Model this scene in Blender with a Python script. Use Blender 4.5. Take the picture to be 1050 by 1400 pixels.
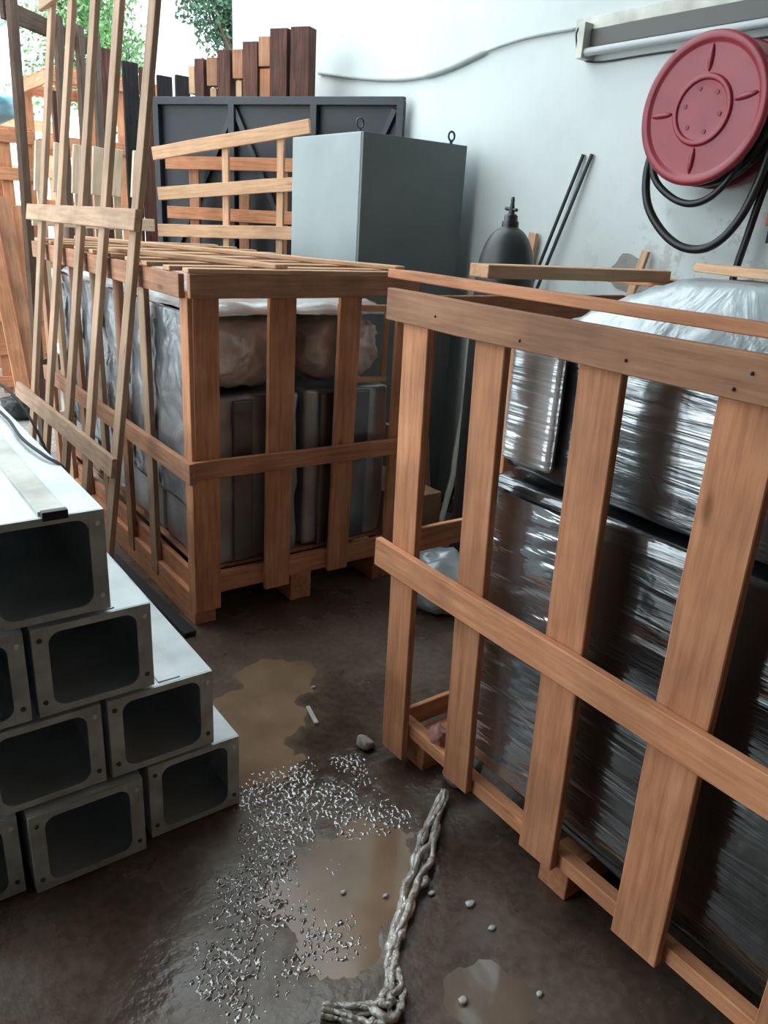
import bpy, bmesh, math, random
from mathutils import Vector as V, Matrix, noise
random.seed(7)
for o in list(bpy.data.objects): bpy.data.objects.remove(o)
S = bpy.context.scene
COL = S.collection

# ------------------------------------------------------------------ camera, sky, exposure
cam = bpy.data.cameras.new('camera'); co = bpy.data.objects.new('camera', cam); COL.objects.link(co)
cam.sensor_fit = 'VERTICAL'; cam.sensor_height = 36; cam.sensor_width = 27; cam.lens = 27.08
cam.clip_start = .02; cam.clip_end = 200
def nrm(v): return V(v).normalized()
F = 1053.0
dn = nrm((350-525, 3500-700, F)); dy = V((-300-525, 252-700, F)); up = -dn
Yc = nrm(dy - dy.dot(up)*up); Xc = Yc.cross(up)
if Xc.x < 0: Xc = -Xc
# rows: world axes in (right, down, forward) camera coordinates
right = V((Xc.x, Yc.x, up.x)); down = V((Xc.y, Yc.y, up.y)); fwd = V((Xc.z, Yc.z, up.z))
M = Matrix.Identity(4)
for i in range(3):
    M[i][0] = right[i]; M[i][1] = -down[i]; M[i][2] = -fwd[i]
M[2][3] = 1.55
co.matrix_world = M
S.camera = co

W = bpy.data.worlds.new('overcast_sky'); S.world = W; W.use_nodes = True
nt = W.node_tree; nt.nodes.clear()
bg = nt.nodes.new('ShaderNodeBackground'); out = nt.nodes.new('ShaderNodeOutputWorld')
bg.inputs[0].default_value = (0.86, 0.965, 1.0, 1); bg.inputs[1].default_value = 1.0
nt.links.new(bg.outputs[0], out.inputs[0])
S.view_settings.view_transform = 'Standard'; S.view_settings.look = 'None'
S.view_settings.gamma = 1; S.view_settings.use_curve_mapping = False
S.view_settings.exposure = 2.07

# ------------------------------------------------------------------ materials
def mat(name, col, rough=.6, metal=0.0, spec=.5):
    m = bpy.data.materials.new(name); m.use_nodes = True
    b = m.node_tree.nodes['Principled BSDF']
    b.inputs['Base Color'].default_value = (*col, 1); b.inputs['Roughness'].default_value = rough
    b.inputs['Metallic'].default_value = metal; b.inputs['Specular IOR Level'].default_value = spec
    return m
def N(m, typ, **kw):
    n = m.node_tree.nodes.new(typ)
    for k, v in kw.items():
        if k.startswith('_'): setattr(n, k[1:], v)
        else: n.inputs[k].default_value = v
    return n
def L(m, a, b): m.node_tree.links.new(a, b)
def B(m): return m.node_tree.nodes['Principled BSDF']
def ramp(m, src, stops):
    r = N(m, 'ShaderNodeValToRGB'); L(m, src, r.inputs[0])
    e = r.color_ramp.elements
    while len(e) < len(stops): e.new(.5)
    for x, (p, c) in zip(e, stops): x.position = p; x.color = (*c, 1) if len(c) == 3 else c
    return r
def coords(m, scale=(1, 1, 1), kind='Object'):
    t = N(m, 'ShaderNodeTexCoord'); mp = N(m, 'ShaderNodeMapping'); mp.inputs['Scale'].default_value = scale
    L(m, t.outputs[kind], mp.inputs[0]); return mp.outputs[0]
def bump(m, h, strength=.3, dist=.01):
    b = N(m, 'ShaderNodeBump'); b.inputs['Strength'].default_value = strength; b.inputs['Distance'].default_value = dist
    L(m, h, b.inputs['Height']); L(m, b.outputs[0], B(m).inputs['Normal']); return b
def mix(m, fac, a, b, typ='MIX'):
    n = N(m, 'ShaderNodeMix', _data_type='RGBA', _blend_type=typ)
    if hasattr(fac, 'node'): L(m, fac, n.inputs[0])
    else: n.inputs[0].default_value = fac
    for s, i in ((a, 6), (b, 7)):
        if hasattr(s, 'node'): L(m, s, n.inputs[i])
        else: n.inputs[i].default_value = (*s, 1)
    return n.outputs[2]

def wood(name, dark, mid, light, rough=.75, var=.12, blotch=.5):
    """sawn timber: grain runs along the board's own X axis"""
    m = mat(name, mid, rough, 0, .3)
    oi = N(m, 'ShaderNodeObjectInfo')
    t = N(m, 'ShaderNodeTexCoord'); ad = N(m, 'ShaderNodeVectorMath', _operation='ADD')
    mul = N(m, 'ShaderNodeMath', _operation='MULTIPLY'); mul.inputs[1].default_value = 37.0
    L(m, oi.outputs['Random'], mul.inputs[0]); L(m, t.outputs['Object'], ad.inputs[0]); L(m, mul.outputs[0], ad.inputs[1])
    mp = N(m, 'ShaderNodeMapping'); mp.inputs['Scale'].default_value = (3.0, 42, 42); L(m, ad.outputs[0], mp.inputs[0])
    g = N(m, 'ShaderNodeTexNoise'); g.inputs['Scale'].default_value = 1.6; g.inputs['Detail'].default_value = 6; g.inputs['Roughness'].default_value = .6
    L(m, mp.outputs[0], g.inputs['Vector'])
    r = ramp(m, g.outputs[0], [(.3, dark), (.52, mid), (.75, light)])
    bl = N(m, 'ShaderNodeTexNoise'); bl.inputs['Scale'].default_value = 5; bl.inputs['Detail'].default_value = 3
    L(m, ad.outputs[0], bl.inputs['Vector'])
    rb = ramp(m, bl.outputs[0], [(.35, (1-blotch*.55,)*3), (.6, (1, 1, 1))])
    c = mix(m, 1.0, r.outputs[0], rb.outputs[0], 'MULTIPLY')
    # knots
    kn = N(m, 'ShaderNodeTexVoronoi'); kmp = N(m, 'ShaderNodeMapping'); kmp.inputs['Scale'].default_value = (3.2, 9, 9)
    L(m, ad.outputs[0], kmp.inputs[0]); L(m, kmp.outputs[0], kn.inputs['Vector']); kn.inputs['Scale'].default_value = 1
    rk = ramp(m, kn.outputs['Distance'], [(.05, (.45, .38, .33)), (.13, (1, 1, 1))])
    c = mix(m, .8, c, rk.outputs[0], 'MULTIPLY')
    hs = N(m, 'ShaderNodeHueSaturation')
    mr = N(m, 'ShaderNodeMapRange'); mr.inputs['To Min'].default_value = 1-var; mr.inputs['To Max'].default_value = 1+var
    L(m, oi.outputs['Random'], mr.inputs['Value']); L(m, mr.outputs[0], hs.inputs['Value']); L(m, c, hs.inputs['Color'])
    L(m, hs.outputs[0], B(m).inputs['Base Color'])
    bump(m, g.outputs[0], .25, .004)
    return m
WOOD = wood('fresh_orange_timber', (.45, .18, .09), (.60, .265, .135), (.70, .345, .19))
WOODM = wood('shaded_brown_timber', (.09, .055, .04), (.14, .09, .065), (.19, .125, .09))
WOODB = wood('brown_sawn_timber', (.32, .15, .085), (.43, .215, .125), (.53, .285, .17))
WOODP = wood('pale_pine_timber', (.52, .30, .17), (.66, .40, .24), (.75, .49, .32), blotch=.3)
WOODT = wood('haze_greyed_tan_timber', (.34, .21, .135), (.44, .285, .185), (.52, .35, .24), blotch=.4)  # backlight and haze on the lattice are put into this greyed tan
WOODD = wood('dark_red_timber', (.06, .026, .02), (.12, .052, .038), (.18, .08, .058))
WOODK = wood('blackened_timber', (.012, .011, .013), (.028, .026, .03), (.05, .045, .05))
WOODC = wood('cream_timber', (.62, .47, .33), (.74, .60, .45), (.8, .68, .54), blotch=.25)

def noisy(name, col, rough, amt=.25, scale=6, metal=0, spec=.5, bs=0, rr=None):
    m = mat(name, col, rough, metal, spec)
    n = N(m, 'ShaderNodeTexNoise'); n.inputs['Scale'].default_value = scale; n.inputs['Detail'].default_value = 6
    L(m, coords(m), n.inputs['Vector'])
    lo = tuple(c*(1-amt) for c in col); hi = tuple(min(1, c*(1+amt*.6)) for c in col)
    r = ramp(m, n.outputs[0], [(.3, lo), (.7, hi)]); L(m, r.outputs[0], B(m).inputs['Base Color'])
    if rr:
        mr = N(m, 'ShaderNodeMapRange'); mr.inputs['To Min'].default_value = rr[0]; mr.inputs['To Max'].default_value = rr[1]
        mr.inputs['From Min'].default_value = .3; mr.inputs['From Max'].default_value = .7
        L(m, n.outputs[0], mr.inputs['Value']); L(m, mr.outputs[0], B(m).inputs['Roughness'])
    if bs: bump(m, n.outputs[0], bs, .01)
    return m
STEEL = noisy('galvanised_sheet', (.60, .66, .67), .38, .18, 9, .3, rr=(.3, .5))
STEELD = noisy('dull_galvanised_flange', (.58, .64, .63), .5, .3, 14, .2)
BOLT = mat('bright_bolt', (.88, .9, .9), .3, .2)
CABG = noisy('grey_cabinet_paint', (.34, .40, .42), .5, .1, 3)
CABD = noisy('shade_darkened_door_grey', (.135, .16, .16), .5, .12, 3)  # grey darkened so the cabinet front carries its shade in the colour
GATE = noisy('dark_gate_paint', (.013, .018, .024), .5, .25, 5)
GATEF = noisy('dark_gate_frame_paint', (.020, .027, .035), .45, .25, 5)
RED = noisy('red_reel_paint', (.30, .028, .045), .36, .16, 7)
REDD = mat('dark_red_metal', (.20, .02, .03), .5)
BLK = mat('black_rubber', (.012, .013, .014), .42)
CABLE = mat('matt_black_cable', (.01, .01, .01), .75)
BLKP = mat('black_plastic', (.018, .02, .022), .35)
TANK = noisy('black_tank_shell', (.035, .038, .04), .42, .2, 20)
ROD = mat('grey_rod_metal', (.05, .06, .06), .4, .5)
WHITEP = noisy('old_cream_paint', (.60, .60, .54), .5, .3, 9)
GREYP = mat('grey_tube_glass', (.46, .49, .5), .3)
DARKR = mat('dark_reflector', (.085, .08, .075), .5)
CREAM = noisy('cream_pipe_plastic', (.62, .60, .53), .4, .15, 8)
CARD = noisy('brown_cardboard', (.33, .19, .11), .8, .3, 8)
PIPEW = mat('grey_wall_cable', (.30, .33, .32), .6)
LEAF = noisy('tree_leaf', (.17, .36, .13), .5, .6, 3)
LEAFD = noisy('dark_tree_leaf', (.05, .13, .07), .5, .6, 3)
BARK = noisy('tree_bark', (.09, .06, .04), .9, .3, 8)
BLUE = noisy('blue_tarpaulin', (.18, .46, .62), .4, .15, 4)
PINKR = noisy('pink_wrapper', (.45, .22, .2), .5, .3, 9)
STONE = noisy('pale_stone', (.3, .24, .2), .7, .4, 30, bs=.5)
CHIP = noisy('wet_white_scrap', (.55, .55, .53), .15, .25, 30)

def film(name, base, refl, str_dir=(2, 5, 40), strength=.7, rlo=.08, tint=(.9, .96, 1.0), bscale=1.0):
    """stretch film: several glossy layers over the wrapped goods, wrinkled along its winding"""
    m = mat(name, base, .3, 0, .6)
    c = coords(m, str_dir)
    n = N(m, 'ShaderNodeTexNoise'); n.inputs['Scale'].default_value = bscale; n.inputs['Detail'].default_value = 5; n.inputs['Distortion'].default_value = .6
    L(m, c, n.inputs['Vector'])
    n2 = N(m, 'ShaderNodeTexNoise'); n2.inputs['Scale'].default_value = 4; n2.inputs['Detail'].default_value = 4
    L(m, coords(m), n2.inputs['Vector'])
    ad = N(m, 'ShaderNodeMath', _operation='ADD'); L(m, n.outputs[0], ad.inputs[0]); L(m, n2.outputs[0], ad.inputs[1])
    bu = bump(m, ad.outputs[0], strength, .02)
    r2 = ramp(m, n2.outputs[0], [(.3, tuple(x*.55 for x in base)), (.7, tuple(min(1, x*1.5) for x in base))])
    L(m, r2.outputs[0], B(m).inputs['Base Color'])
    g = N(m, 'ShaderNodeBsdfGlossy'); g.inputs['Color'].default_value = (*tint, 1); g.inputs['Roughness'].default_value = rlo
    L(m, bu.outputs[0], g.inputs['Normal'])
    mx = N(m, 'ShaderNodeMixShader')
    mr = N(m, 'ShaderNodeMapRange'); mr.inputs['From Min'].default_value = .3; mr.inputs['From Max'].default_value = .7
    mr.inputs['To Min'].default_value = refl*.45; mr.inputs['To Max'].default_value = refl*1.4
    L(m, n2.outputs[0], mr.inputs['Value']); L(m, mr.outputs[0], mx.inputs[0])
    L(m, B(m).outputs[0], mx.inputs[1]); L(m, g.outputs[0], mx.inputs[2])
    L(m, mx.outputs[0], m.node_tree.nodes['Material Output'].inputs['Surface'])
    return m
FILMK = film('stretch_film_over_black_goods', (.016, .017, .019), .15, (1.2, 1.6, 18), .45)
FILML = film('loose_folded_film', (.13, .135, .15), .5, (1.2, 1.5, 20), .5, .12)
FILMU = film('stretch_film_over_dark_grey_goods', (.05, .055, .06), .26, (1.2, 2, 26), .42, .2)
FILMW = film('film_whitened_for_sky_glare', (.72, .78, .82), .32, (1.2, 1.6, 40), .6, .16)  # near-white base paints the sky reflection on the turned film
FILMG = film('stretch_film_over_grey_goods', (.26, .255, .265), .17, (3, 3, 9), .5, .2)
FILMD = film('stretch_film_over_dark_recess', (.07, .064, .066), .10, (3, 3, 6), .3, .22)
FILMT = film('stretch_film_over_grey_top', (.30, .35, .37), .14, (5, 7, 7), .4, .25)
SACK = film('film_over_brown_sacks', (.58, .47, .39), .12, (7, 7, 7), .8, .25)
SHEET = film('white_plastic_film', (.72, .76, .8), .2, (7, 7, 7), .6, .2)
ROPE = film('twisted_clear_film', (.44, .39, .34), .16, (30, 30, 30), .9, .22)

def wall_mat():
    m = mat('stained_white_plaster', (.72, .76, .755), .75, 0, .3)
    c = coords(m)
    n = N(m, 'ShaderNodeTexNoise'); n.inputs['Scale'].default_value = 1.3; n.inputs['Detail'].default_value = 7; n.inputs['Roughness'].default_value = .62
    L(m, c, n.inputs['Vector'])
    r = ramp(m, n.outputs[0], [(.3, (.56, .605, .60)), (.55, (.65, .70, .695)), (.8, (.69, .735, .73))])
    n2 = N(m, 'ShaderNodeTexNoise'); n2.inputs['Scale'].default_value = 7; n2.inputs['Detail'].default_value = 8; n2.inputs['Roughness'].default_value = .7
    L(m, c, n2.inputs['Vector'])
    r2 = ramp(m, n2.outputs[0], [(.54, (0, 0, 0)), (.60, (1, 1, 1))])
    # peeling patches only in the low zone by the hose
    sp = N(m, 'ShaderNodeSeparateXYZ'); L(m, c, sp.inputs[0])
    mz = N(m, 'ShaderNodeMapRange'); mz.inputs['From Min'].default_value = 1.95; mz.inputs['From Max'].default_value = 1.3
    L(m, sp.outputs['Z'], mz.inputs['Value'])
    my = N(m, 'ShaderNodeMapRange'); my.inputs['From Min'].default_value = 2.7; my.inputs['From Max'].default_value = 1.9
    L(m, sp.outputs['Y'], my.inputs['Value'])
    a = N(m, 'ShaderNodeMath', _operation='MULTIPLY'); L(m, mz.outputs[0], a.inputs[0]); L(m, my.outputs[0], a.inputs[1])
    b = N(m, 'ShaderNodeMath', _operation='MULTIPLY'); L(m, a.outputs[0], b.inputs[0]); L(m, r2.outputs[0], b.inputs[1])
    col = mix(m, b.outputs[0], r.outputs[0], (.42, .40, .37))
    L(m, col, B(m).inputs['Base Color']); bump(m, n2.outputs[0], .08, .02)
    return m
def floor_mat():
    m = mat('wet_concrete', (.1, .08, .07), .4, 0, .5)
    c = coords(m)
    n = N(m, 'ShaderNodeTexNoise'); n.inputs['Scale'].default_value = 2.1; n.inputs['Detail'].default_value = 6; n.inputs['Roughness'].default_value = .6
    L(m, c, n.inputs['Vector'])
    r = ramp(m, n.outputs[0], [(.3, (.05, .033, .024)), (.5, (.105, .074, .053)), (.7, (.165, .128, .10))])
    f = N(m, 'ShaderNodeTexNoise'); f.inputs['Scale'].default_value = 38; f.inputs['Detail'].default_value = 5
    L(m, c, f.inputs['Vector'])
    rf = ramp(m, f.outputs[0], [(.35, (.75, .75, .75)), (.65, (1.1, 1.1, 1.1))])
    col = mix(m, 1, r.outputs[0], rf.outputs[0], 'MULTIPLY')
    at = N(m, 'ShaderNodeAttribute', _attribute_name='mud')
    col = mix(m, at.outputs['Fac'], col, (.21, .145, .098))
    # far yard is dry, pale concrete
    sp = N(m, 'ShaderNodeSeparateXYZ'); L(m, c, sp.inputs[0])
    far = N(m, 'ShaderNodeMapRange'); far.inputs['From Min'].default_value = 3.2; far.inputs['From Max'].default_value = 5.5; L(m, sp.outputs['Y'], far.inputs['Value'])
    col = mix(m, far.outputs[0], col, (.34, .34, .34))
    L(m, col, B(m).inputs['Base Color'])
    mr = N(m, 'ShaderNodeMapRange'); mr.inputs['From Min'].default_value = .38; mr.inputs['From Max'].default_value = .62
    mr.inputs['To Min'].default_value = .12; mr.inputs['To Max'].default_value = .42
    L(m, n.outputs[0], mr.inputs['Value']); L(m, mr.outputs[0], B(m).inputs['Roughness'])
    bump(m, f.outputs[0], .25, .01)
    return m
def splash_mat():
    """shallow rippling water trickle"""
    m = mat('rippling_water', (.12, .095, .08), .04, 0, 1.0)
    B(m).inputs['Coat Weight'].default_value = 1.0; B(m).inputs['Coat IOR'].default_value = 2.2; B(m).inputs['Coat Roughness'].default_value = .04
    c = coords(m)
    n = N(m, 'ShaderNodeTexNoise'); n.inputs['Scale'].default_value = 90; n.inputs['Detail'].default_value = 3; L(m, c, n.inputs['Vector'])
    bump(m, n.outputs[0], .4, .01)
    return m
def mud_mat():
    m = noisy('muddy_puddle_water', (.25, .165, .105), .13, .25, 5, spec=.38)
    return m
FLOOR = floor_mat(); WALL = wall_mat(); SPLASH = splash_mat(); MUD = mud_mat()
SHADEM = mat('roof_sheet', (.10, .10, .10), .7)  # surface of the unseen ceiling added for shade
DIMW = mat('shade_wall_surface', (.13, .115, .10), .8)  # surface of the unseen walls added for shade
FARW = noisy('far_white_wall', (.82, .85, .86), .8, .06, 2)
def corr_mat():
    m = mat('corrugated_sheet', (.5, .58, .58), .5)
    w = N(m, 'ShaderNodeTexWave'); w.inputs['Scale'].default_value = 2.2; w.inputs['Distortion'].default_value = 0
    L(m, coords(m), w.inputs['Vector']); bump(m, w.outputs[0], .6, .05)
    r = ramp(m, w.outputs[0], [(.2, (.40, .48, .49)), (.8, (.62, .70, .70))]); L(m, r.outputs[0], B(m).inputs['Base Color']); return m
CORR = corr_mat()

# ------------------------------------------------------------------ builders
def link(name, bm, m, parent=None, loc=(0, 0, 0), rot=None, smooth=False):
    me = bpy.data.meshes.new(name); bm.normal_update(); bm.to_mesh(me); bm.free()
    if m: me.materials.append(m)
    if smooth:
        for p in me.polygons: p.use_smooth = True
    o = bpy.data.objects.new(name, me); COL.objects.link(o)
    mw = Matrix.Translation(V(loc)) @ (rot.to_4x4() if rot is not None else Matrix.Identity(4))
    if parent is not None:
        o.parent = parent
        w = Matrix.Identity(4); p = parent
        while p is not None: w = p.matrix_basis @ w; p = p.parent
        o.matrix_basis = w.inverted() @ mw
    else: o.matrix_basis = mw
    return o
def thing(name, label, cat, loc, group=None):
    o = bpy.data.objects.new(name, None); COL.objects.link(o); o.location = loc
    o.matrix_basis = Matrix.Translation(V(loc)); o.empty_display_size = .1
    return tag(o, label, cat, group)
def tag(o, label, cat, group=None, kind=None):
    o['label'] = label; o['category'] = cat
    if group: o['group'] = group
    if kind: o['kind'] = kind
    return o
def struct(o): o['kind'] = 'structure'; return o
def box_bm(bm, lo, hi, bev=0):
    r = bmesh.ops.create_cube(bm, size=1)
    lo, hi = V(lo), V(hi); c = (lo+hi)/2; s = hi-lo
    for v in r['verts']: v.co = V((v.co.x*s.x+c.x, v.co.y*s.y+c.y, v.co.z*s.z+c.z))
    if bev:
        es = list({e for v in r['verts'] for e in v.link_edges})
        bmesh.ops.bevel(bm, geom=es, offset=bev, segments=2, affect='EDGES', profile=.6)
def board(name, a, b, w, t, n, m, parent=None, rough=.0025):
    """sawn board from a to b: w across, t thick along n; slightly uneven like real timber"""
    a, b, n = V(a), V(b), V(n); Ln = (b-a).length; x = (b-a).normalized(); n = (n - n.dot(x)*x).normalized(); y = n.cross(x)
    bm = bmesh.new(); box_bm(bm, (-Ln/2, -w/2, -t/2), (Ln/2, w/2, t/2))
    k = max(2, int(Ln/.14))
    es = [e for e in bm.edges if abs((e.verts[0].co-e.verts[1].co).x) > Ln*.9]
    bmesh.ops.subdivide_edges(bm, edges=es, cuts=k, use_grid_fill=True)
    sd = random.random()*100
    for v in bm.verts:
        q = V((v.co.x*3, sd, 0))
        v.co.y += (noise.noise(q)*1.0 + noise.noise(V((v.co.x*9, sd, math.copysign(2, v.co.y))))*.6)*rough
        v.co.z += noise.noise(q+V((0, 9, 0)))*rough*.6
    es = [e for e in bm.edges if len(e.link_faces) == 2 and e.calc_face_angle(0) > .9]
    bmesh.ops.bevel(bm, geom=es, offset=min(.0022, t*.2), segments=1, affect='EDGES')
    R = Matrix((x, y, n)).transposed()
    return link(name, bm, m, parent, (a+b)/2, R)
def tube_bm(bm, pts, r, seg=10, cap=True):
    pts = [V(p) for p in pts]; rings = []
    for i, p in enumerate(pts):
        d = (pts[min(i+1, len(pts)-1)]-pts[max(i-1, 0)]).normalized()
        u = d.orthogonal().normalized() if i == 0 else (pu - pu.dot(d)*d).normalized()
        pu = u; w = d.cross(u); rr = r[i] if isinstance(r, (list, tuple)) else r
        rings.append([bm.verts.new(p + (u*math.cos(2*math.pi*k/seg)+w*math.sin(2*math.pi*k/seg))*rr) for k in range(seg)])
    for a, b in zip(rings, rings[1:]):
        for k in range(seg): bm.faces.new((a[k], a[(k+1) % seg], b[(k+1) % seg], b[k]))
    if cap: bm.faces.new(rings[0][::-1]); bm.faces.new(rings[-1])
def spline(pts, n=8):
    pts = [V(p) for p in pts]; o = []
    for i in range(len(pts)-1):
        p0, p1, p2, p3 = pts[max(i-1, 0)], pts[i], pts[i+1], pts[min(i+2, len(pts)-1)]
        for k in range(n):
            t = k/n
            o.append(.5*((2*p1)+(p2-p0)*t+(2*p0-5*p1+4*p2-p3)*t*t+(3*p1-p0-3*p2+p3)*t**3))
    o.append(pts[-1]); return o
def tube(name, pts, r, m, parent=None, seg=10, smooth=True):
    bm = bmesh.new(); tube_bm(bm, pts, r, seg); return link(name, bm, m, parent, smooth=smooth)
def rod(name, a, b, r, m, parent=None, seg=12): return tube(name, [a, b], r, m, parent, seg, False)
def lathe(name, prof, m, parent=None, loc=(0, 0, 0), axis='Z', seg=40):
    bm = bmesh.new(); rings = []
    for r, z in prof:
        if r < 1e-5: rings.append([bm.verts.new((0, 0, z))]); continue
        rings.append([bm.verts.new((r*math.cos(2*math.pi*k/seg), r*math.sin(2*math.pi*k/seg), z)) for k in range(seg)])
    for a, b in zip(rings, rings[1:]):
        for k in range(seg):
            j = (k+1) % seg
            if len(a) == 1 and len(b) == 1: continue
            if len(a) == 1: bm.faces.new((a[0], b[k], b[j]))
            elif len(b) == 1: bm.faces.new((a[k], a[j], b[0]))
            else: bm.faces.new((a[k], a[j], b[j], b[k]))
    R = None
    if axis == '-X': R = Matrix(((0, 0, -1), (0, -1, 0), (-1, 0, 0)))   # local z -> world -x
    bmesh.ops.recalc_face_normals(bm, faces=bm.faces)
    return link(name, bm, m, parent, loc, R, True)
def bx(name, lo, hi, m, parent=None, bev=.002):
    bm = bmesh.new(); lo, hi = V(lo), V(hi); c = (lo+hi)/2
    box_bm(bm, lo-c, hi-c, bev); return link(name, bm, m, parent, c)
def lump(name, c, s, m, parent=None, p=3.0, amp=.12, fr=4, sub=4, seed=None, flat=None):
    """soft rounded pillow or crumpled lump: superellipsoid with folds"""
    bm = bmesh.new(); bmesh.ops.create_icosphere(bm, subdivisions=sub, radius=1)
    sd = seed if seed is not None else random.random()*50
    for v in bm.verts:
        d = v.co.normalized(); k = (abs(d.x)**p+abs(d.y)**p+abs(d.z)**p)**(-1/p); q = d*k
        f = 1 + amp*(noise.noise(d*fr*.6+V((sd, 0, 0)))+.6*noise.noise(d*fr*1.7+V((0, sd, 0)))+.35*abs(noise.noise(d*fr*4+V((0, 0, sd)))))
        v.co = V((q.x*s[0]*f, q.y*s[1]*f, q.z*s[2]*f))
    if flat is not None:
        for v in bm.verts: v.co.z = max(v.co.z, flat)
    return link(name, bm, m, parent, c, None, True)

# ------------------------------------------------------------------ the setting
PUD = [(.88, 1.78, .15), (1.0, 1.95, .18), (1.16, 2.1, .15), (.86, 1.2, .17), (.75, 1.08, .11), (.97, 1.24, .13)]
PUC = [(.95, .79, .09), (1.0, .74, .05)]
TRI = [(.81, 1.60, .08), (.9, 1.56, .13), (.98, 1.45, .14), (.84, 1.45, .14), (1.09, 1.34, .10), (.74, 1.34, .13), (.66, 1.27, .11), (.60, 1.2, .12), (.55, 1.14, .12), (.50, 1.1, .10), (.63, 1.07, .10), (1.12, 1.58, .07), (.72, 1.10, .08)]
def blobmask(bl, x, y, ns=.55):
    q = V((x, y, 0)); w = noise.noise(q*7)*.6+noise.noise(q*19)*.35+noise.noise(q*47)*.2
    d = min(math.hypot(x-a, y-b)/r for a, b, r in bl)+ns*w
    t = max(0, min(1, (1.25-d)/.8)); return t*t*(3-2*t)
def axis(lo, hi, f0, f1, st):
    a = [lo]; 
    while a[-1] < f0-.5: a.append(min(f0, a[-1]+.5))
    if a[-1] < f0: a.append(f0)
    while a[-1] < f1-1e-6: a.append(min(f1, a[-1]+st))
    while a[-1] < hi-1e-6: a.append(min(hi, a[-1]+.5))
    return a
ax_, ay_ = axis(-9, 9, .2, 1.6, .02), axis(-4, 30, .5, 2.5, .02)
bm = bmesh.new(); lay = bm.verts.layers.float.new('mud'); g = []
for x in ax_:
    row = []
    for y in ay_:
        m_ = blobmask(PUD, x, y) if .2 < x < 1.6 and .5 < y < 2.5 else 0
        t_ = blobmask(TRI, x, y, .9) if .2 < x < 1.6 and .5 < y < 2.5 else 0
        v = bm.verts.new((x, y, -.006*max(m_, blobmask(PUC, x, y) if .5 < y < 1 and .6 < x < 1.4 else 0)-.003*t_)); v[lay] = min(1, m_*1.1); row.append(v)
    g.append(row)
for i in range(len(ax_)-1):
    for j in range(len(ay_)-1): bm.faces.new((g[i][j], g[i+1][j], g[i+1][j+1], g[i][j+1]))
fl = struct(link('floor', bm, FLOOR, smooth=True))
wl = bx('wall_right', (3.0, -4, -.2), (3.2, 6.27, 4.6), WALL, None, 0); struct(wl)
for v in wl.data.vertices: v.co += wl.location
wl.location = (0, 0, 0)
bm = bmesh.new(); box_bm(bm, (3.43, 9, 0), (3.62, 9.25, 4.6)); box_bm(bm, (3.62, 9.002, 0), (3.86, 9.25, 3.40))
struct(link('wall_back', bm, FARW))
struct(bx('shade_wall_rear', (-3.5, -2.7, 0), (3.2, -2.5, 4.6), DIMW, None, 0))  # unseen wall, added to darken faces turned to the camera
struct(bx('shade_ceiling', (-2.7, -2.7, 4.6), (3.2, 3.0, 4.7), SHADEM, None, 0))  # unseen cover, added to shut out sky light from above
struct(bx('shade_wall_left', (-2.7, -2.5, 0), (-2.5, 1.7, 4.6), DIMW, None, 0))  # unseen wall, added to cut the light from the near left

# ------------------------------------------------------------------ right-hand crate
Xn = (-1, 0, 0); Yn = (0, -1, 0); Zn = (0, 0, 1)
rc = thing('wooden_crate', 'orange slatted shipping crate at the right, close up, around a black film-wrapped machine', 'crate', (1.6, .6, 0), 'slatted shipping crates')
X0 = 1.21
board('top_rail', (X0, 1.628, 1.358), (X0, -.75, 1.345), .078, .024, Xn, WOODB, rc)
board('middle_rail', (X0-.002, 1.615, .675), (X0, -.75, .655), .082, .022, Xn, WOOD, rc)
for y, w, z0, z1, dy_ in ((1.515, .10, .045, 1.33, .02), (1.237, .096, .125, 1.33, .028), (.934, .105, .12, 1.33, .022), (.645, .115, .11, 1.33, .0), (.33, .10, .10, 1.33, 0), (.0, .10, .11, 1.33, 0), (-.35, .10, .11, 1.33, 0), (-.70, .1, .045, 1.33, 0)):
    board('slat', (X0+.024, y-.012, z0), (X0+.024, y+dy_, z1), w, .022, Xn, WOOD, rc)
board('base_rail', (X0+.055, 1.50, .142), (X0+.055, -.72, .138), .042, .035, Xn, WOOD, rc)
# end face, seen through the gap beside the corner slat
board('end_slat', (X0+.075, 1.562, .05), (X0+.078, 1.572, 1.33), .06, .022, Yn, WOODB, rc)
board('end_slat', (1.66, 1.562, .1), (1.66, 1.572, 1.33), .09, .022, Yn, WOOD, rc)
board('end_slat', (2.06, 1.562, .05), (2.06, 1.572, 1.33), .09, .022, Yn, WOOD, rc)
board('end_rail', (X0+.04, 1.541, .72), (2.1, 1.541, .72), .07, .018, Yn, WOOD, rc)
board('end_rail', (X0+.04, 1.541, .12), (2.1, 1.541, .12), .07, .018, Yn, WOOD, rc)
board('end_rail', (X0+.05, 1.592, 1.34), (2.1, 1.592, 1.34), .08, .018, Yn, WOODB, rc)
for y in (1.2, .6, 0, -.6):
    board('back_slat', (2.12, y, .1), (2.12, y, 1.36), .09, .022, Xn, WOOD, rc)
board('back_rail', (2.143, 1.6, 1.33), (2.143, -.72, 1.33), .08, .022, Xn, WOOD, rc)
board('back_rail', (2.143, 1.6, .68), (2.143, -.72, .68), .08, .022, Xn, WOOD, rc)
for y in (1.47, .905, .3, -.3, -.68):
    board('skid_foot', (X0+.075, y, .044), (2.08, y, .044), .088, .086, Zn, WOOD, rc)
for x in (X0+.06, 1.66, 2.06):
    board('base_board', (x, 1.53, .098), (x, -.72, .098), .08, .02, Zn, WOODB, rc) if x > 1.3 else None
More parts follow.
